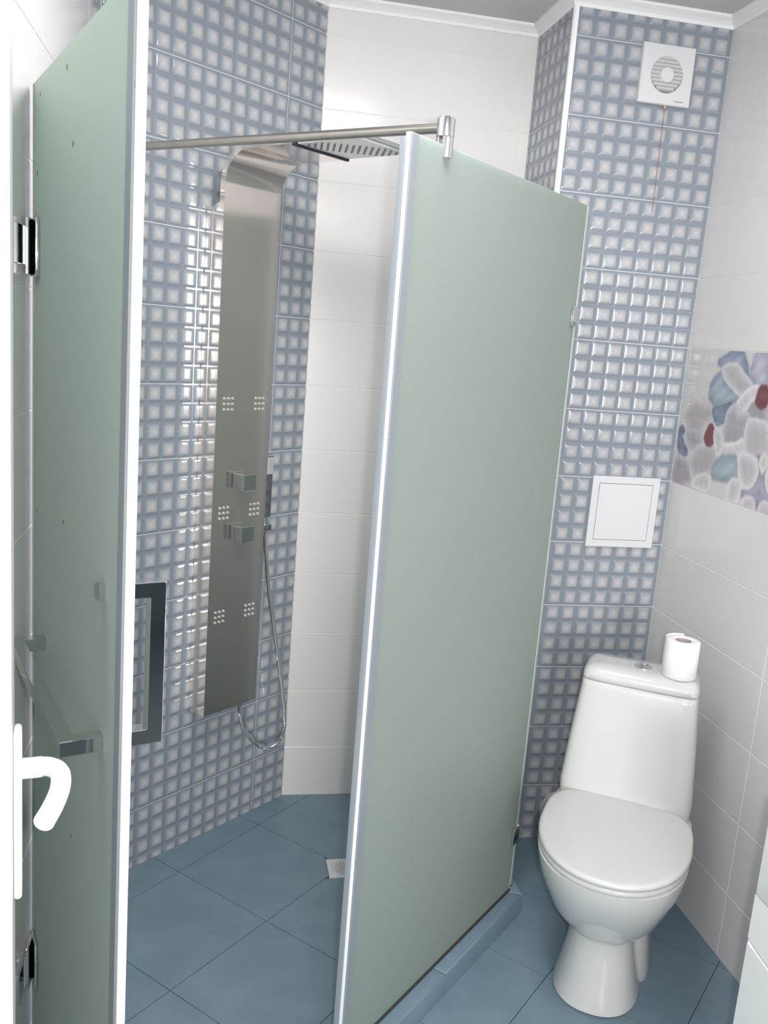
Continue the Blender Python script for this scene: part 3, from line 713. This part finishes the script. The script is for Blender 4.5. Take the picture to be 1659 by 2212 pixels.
# local frame: +x = right, -y = forward
toilet = empty('toilet', 'white ceramic close-coupled toilet with closed lid between the glass screen and the right wall', 'toilet', (TO[0], TO[1], 0), -TA)
def ring(cy, hwid, f0, f1, z, n=56, e=2.3, eb=3.2):
    """outline: half width hwid, reaching f1 to the front (-y) and f0 back; cy = forward position of widest part"""
    out = []
    for k in range(n):
        t = 2 * math.pi * k / n; c_, s_ = math.cos(t), math.sin(t)
        ee = e if s_ < 0 else eb
        x = hwid * math.copysign(abs(c_) ** (2 / ee), c_)
        y = (f1 - cy if s_ < 0 else cy - f0) * math.copysign(abs(s_) ** (2 / ee), s_)
        out.append((x, -cy + y, z))
    return out
bm = bmesh.new()
rings_ = [ring(.12, .102, -.04, .250, 0.000), ring(.12, .105, -.04, .255, 0.004), ring(.12, .103, -.04, .252, 0.012), ring(.12, .092, -.03, .236, 0.06), ring(.12, .082, -.02, .222, 0.12),
          ring(.12, .079, -.02, .218, 0.165), ring(.12, .083, -.02, .224, 0.180), ring(.13, .106, -.02, .258, 0.205), ring(.14, .130, -.03, .298, 0.245), ring(.15, .148, -.05, .330, 0.295), ring(.16, .165, -.08, .365, 0.345),
          ring(.16, .173, -.10, .382, 0.385, eb=5), ring(.16, .175, -.11, .386, 0.402, eb=6), ring(.16, .170, -.11, .380, 0.407, eb=6)]
loft(bm, rings_); link('bowl', bm_mesh(bm, 'bowl', angle=50), M['ceramic'], toilet)
# rear trapway block of the pedestal
bm = bmesh.new(); loft(bm, [ring(-.02, hw_, -.15, .06, z, 32, 4, 4) for z, hw_ in ((0, .100), (0.02, .100), (0.06, .094), (0.12, .088), (0.19, .085), (0.215, .080), (0.25, .065))])
link('trapway', bm_mesh(bm, 'trapway', angle=50), M['ceramic'], toilet, (0.022, -0.03, 0))
def lidmesh(name, hwid, f0, f1, z0, z1, rnd, m, sag=0.0, cyy=.16):
    bm = bmesh.new(); R_ = []
    for dz, ins_ in ((0, rnd * .6), (rnd * .4, rnd * .15), (rnd, 0)): R_.append(ring(cyy, hwid - ins_, f0 + ins_, f1 - ins_, z0 + dz, 64, 2.15, 3.8))
    for dz, ins_ in ((rnd, 0), (rnd * .45, rnd * .2), (rnd * .12, rnd * .65), (0, rnd * 1.5)): R_.append(ring(cyy, hwid - ins_, f0 + ins_, f1 - ins_, z1 - dz, 64, 2.15, 3.8))
    R_.append(ring(cyy, hwid - 0.05, f0 + .05, f1 - .05, z1 + sag, 64, 2.15, 3.8)); loft(bm, R_)
    return link(name, bm_mesh(bm, name, angle=60), m, toilet)
lidmesh('seat', .176, -.004, .394, 0.4075, 0.4225, 0.006, M['seat_plastic'])
lidmesh('lid', .178, -.006, .398, 0.4235, 0.440, 0.008, M['seat_plastic'], 0.001)
# tank, tapering upwards, and its lid
def tring(hw_, f0, f1, z, e=6, n=64):
    return [(hw_ * math.copysign(abs(math.cos(t)) ** (2 / e), math.cos(t)), -(f0 + f1) / 2 - (f1 - f0) / 2 * math.copysign(abs(math.sin(t)) ** (2 / e), math.sin(t)), z) for t in [2 * math.pi * k / n for k in range(n)]]
bm = bmesh.new()
loft(bm, [tring(.165, -.17, .012, 0.408), tring(.168, -.172, .002, 0.45), tring(.158, -.178, -.022, 0.58), tring(.147, -.183, -.046, 0.70), tring(.1455, -.184, -.049, 0.716), tring(.143, -.182, -.052, 0.7185)])
link('tank', bm_mesh(bm, 'tank', angle=50), M['ceramic'], toilet)
bm = bmesh.new()
loft(bm, [tring(.143, -.184, -.050, 0.720), tring(.1465, -.187, -.047, 0.7225), tring(.146, -.187, -.048, 0.735), tring(.140, -.184, -.055, 0.748), tring(.128, -.178, -.067, 0.7555), tring(.09, -.15, -.09, 0.7575)])
link('tank_lid', bm_mesh(bm, 'tank_lid', angle=60), M['ceramic'], toilet)
bm = bmesh.new(); by = 0.118
rr = [[(r_ * math.cos(2 * math.pi * k / 32), by + r_ * math.sin(2 * math.pi * k / 32), z) for k in range(32)] for r_, z in ((.023, .7565), (.023, .7605), (.021, .7618), (.0175, .7612), (.0165, .7598))]
loft(bm, rr); link('flush_button', bm_mesh(bm, 'flush_button', angle=50), M['chrome'], toilet)

# toilet roll on the tank
rl = empty('toilet_roll', 'white toilet paper roll standing on the toilet tank', 'toilet roll', (1.1935, 1.9985, 0.7578))
bm = bmesh.new(); n = 48; rr = []
for r_, z in ((.0195, 0.0), (.041, 0.0), (.0425, .002), (.0427, .05), (.0423, .093), (.041, .0955), (.030, .0965), (.0205, .0955), (.0195, .094)):
    rr.append([(r_ * math.cos(2 * math.pi * k / n), r_ * math.sin(2 * math.pi * k / n), z) for k in range(n)])
loft(bm, rr + [rr[0]], False, False)
mp = mat('embossed_toilet_paper', (0.84, 0.83, 0.85), 0.95); noise_col(mp, (0.80, 0.79, 0.83), (0.86, 0.85, 0.86), 60, 3, 0.35, 220)
link('paper', bm_mesh(bm, 'paper', angle=60), mp, rl)
bm = bmesh.new(); loft(bm, [[(r_ * math.cos(2 * math.pi * k / n), r_ * math.sin(2 * math.pi * k / n), z) for k in range(n)] for r_, z in ((.0193, .001), (.0193, .0945), (.0185, .0945), (.0185, .001))], False, False)
link('cardboard_core', bm_mesh(bm, 'cardboard_core'), M['cardboard'], rl)
bm = bmesh.new(); ts = [math.radians(a_) for a_ in range(60, 150, 6)]
loft(bm, [[(r_ * math.cos(t), r_ * math.sin(t), z) for t in ts] + [((r_ + .0006) * math.cos(t), (r_ + .0006) * math.sin(t), z) for t in reversed(ts)] for r_, z in ((.0431, .003), (.0434, .099))])
link('loose_sheet', bm_mesh(bm, 'loose_sheet'), mp, rl)

# soil pipe behind the toilet
pp = empty('soil_pipe', 'waste pipe with white wall collar and dark cuff behind the toilet', 'pipe', (1.143, YS, 0.097))
bm = bmesh.new(); loft(bm, [[(r_ * math.cos(2 * math.pi * k / 40), y, r_ * math.sin(2 * math.pi * k / 40)) for k in range(40)] for r_, y in ((.068, -.001), (.068, -.006), (.062, -.012), (.056, -.010), (.056, -.001))], False, False)
link('wall_collar', bm_mesh(bm, 'wall_collar', angle=40), M['plastic'], pp)
bm = bmesh.new(); cyl(bm, (0, -.001, 0), (0.0, -.050, 0.001), .0555, n=40); link('rubber_cuff', bm_mesh(bm, 'rubber_cuff', angle=40), M['pipe_grey'], pp)
bm = bmesh.new(); tube(bm, [(0, -.05, .001), (-.002, -.12, .006), (-.004, -.22, .015), (-.006, -.36, .03)], .046, n=28); link('pipe', bm_mesh(bm, 'pipe', angle=50), M['pipe_beige'], pp)

# ------------------------------------------------------------------ washing machine / cabinet corner at the right
cb = empty('cabinet', 'white cabinet against the right wall, cut off by the right edge', 'cabinet', (1.0, 0.92, 0))
cb_m = mat('white_enamel', (0.78, 0.79, 0.78), 0.2)
bm = bmesh.new(); box(bm, 0.006, 0.368, 0.0, 0.380, 0.03, 0.82, 0.006, 3); link('body', bm_mesh(bm, 'body', angle=40), cb_m, cb)
bm = bmesh.new(); box(bm, -0.012, 0.0055, 0.002, 0.3785, 0.62, 0.815, 0.005, 3); link('drawer', bm_mesh(bm, 'drawer', angle=40), cb_m, cb)
def door_panel():
    bm = bmesh.new(); n = 14
    topc = [(0.3785 - 0.3765 * k / n, 0.528 - 0.030 * (k / n) ** 0.6) for k in range(n + 1)]
    poly = topc + [(0.002, 0.035), (0.3785, 0.035)]
    f = [bm.verts.new((-0.012, y, z)) for y, z in poly]; b_ = [bm.verts.new((0.0055, y, z)) for y, z in poly]
    bm.faces.new(f); bm.faces.new(b_)
    for k in range(len(poly)): bm.faces.new((f[k], f[(k + 1) % len(poly)], b_[(k + 1) % len(poly)], b_[k]))
    bmesh.ops.bevel(bm, geom=[e for e in bm.edges if all(v.co.x < -0.011 for v in e.verts)], offset=0.003, segments=2, affect='EDGES')
    return bm
link('cabinet_door', bm_mesh(door_panel(), 'cabinet_door', angle=40), cb_m, cb)
bm = bmesh.new(); n = 14
topc = [(0.3785 - 0.3765 * k / n, 0.5335 - 0.030 * (k / n) ** 0.6) for k in range(n + 1)]
poly = topc + [(0.002, 0.6195), (0.3785, 0.6195)]
f = [bm.verts.new((-0.0105, y, z)) for y, z in poly]; b_ = [bm.verts.new((0.0055, y, z)) for y, z in poly]
bm.faces.new(f); bm.faces.new(b_)
for k in range(len(poly)): bm.faces.new((f[k], f[(k + 1) % len(poly)], b_[(k + 1) % len(poly)], b_[k]))
link('curved_panel', bm_mesh(bm, 'curved_panel'), cb_m, cb)
for x_, y_ in ((0.03, 0.03), (0.34, 0.03), (0.03, 0.35), (0.34, 0.35)):
    bm = bmesh.new(); cyl(bm, (x_, y_, 0), (x_, y_, 0.031), 0.015, n=16); link('foot', bm_mesh(bm, 'foot'), M['plastic'], cb)

# ------------------------------------------------------------------ white PVC door leaf standing open at the left edge, with its lever
lA = Vector((-0.2075, 1.0)); lB = Vector((-0.066, 0.205)); ld = (lB - lA).normalized(); lL = (lB - lA).length
leaf = tag(bpy.data.objects.new('door_1', None), kind='structure'); C.objects.link(leaf)
leaf.location = (lA.x, lA.y, 0); leaf.rotation_euler = (0, 0, math.atan2(ld.y, ld.x))
# local x from free edge to hinge, +y = right-hand face (towards the room)
bm = bmesh.new()
box(bm, 0, lL, -0.06, 0, 0.012, 0.12, 0.002); box(bm, 0, lL, -0.06, 0, 1.98, 2.09, 0.002); box(bm, 0, 0.10, -0.06, 0, 0.12, 1.98, 0.002); box(bm, lL - 0.10, lL, -0.06, 0, 0.12, 1.98, 0.002)
link('door_frame', bm_mesh(bm, 'door_frame'), M['pvc'], leaf)
bm = bmesh.new(); box(bm, 0.0995, lL - 0.0995, -0.034, -0.026, 0.1195, 1.9805); link('door_pane', bm_mesh(bm, 'door_pane'), translucent('added_milky_pane', (0.85, 0.87, 0.87), 0.6, 0.2, 0.06, 0.3), leaf)  # translucent filling added so light passes through to the shower door
lh = link('door_handle', None, None, leaf); lh.location = (0.052, 0, 1.045)
bm = bmesh.new(); box(bm, -0.014, 0.014, 0.0003, 0.009, -0.13, 0.068, 0.004, 3); link('handle_plate', bm_mesh(bm, 'handle_plate', angle=40), M['pvc'], lh)
bm = bmesh.new()
path = catmull([(0, 0.008, 0.02), (0, 0.020, 0.02), (0.003, 0.036, 0.021), (0.018, 0.047, 0.020), (0.045, 0.047, 0.017), (0.075, 0.040, 0.014), (0.100, 0.031, 0.011)], 6)
tube(bm, path, [0.0115 if i < 10 else 0.0105 for i in range(len(path))], n=16)
link('lever', bm_mesh(bm, 'lever', angle=60), M['pvc'], lh)
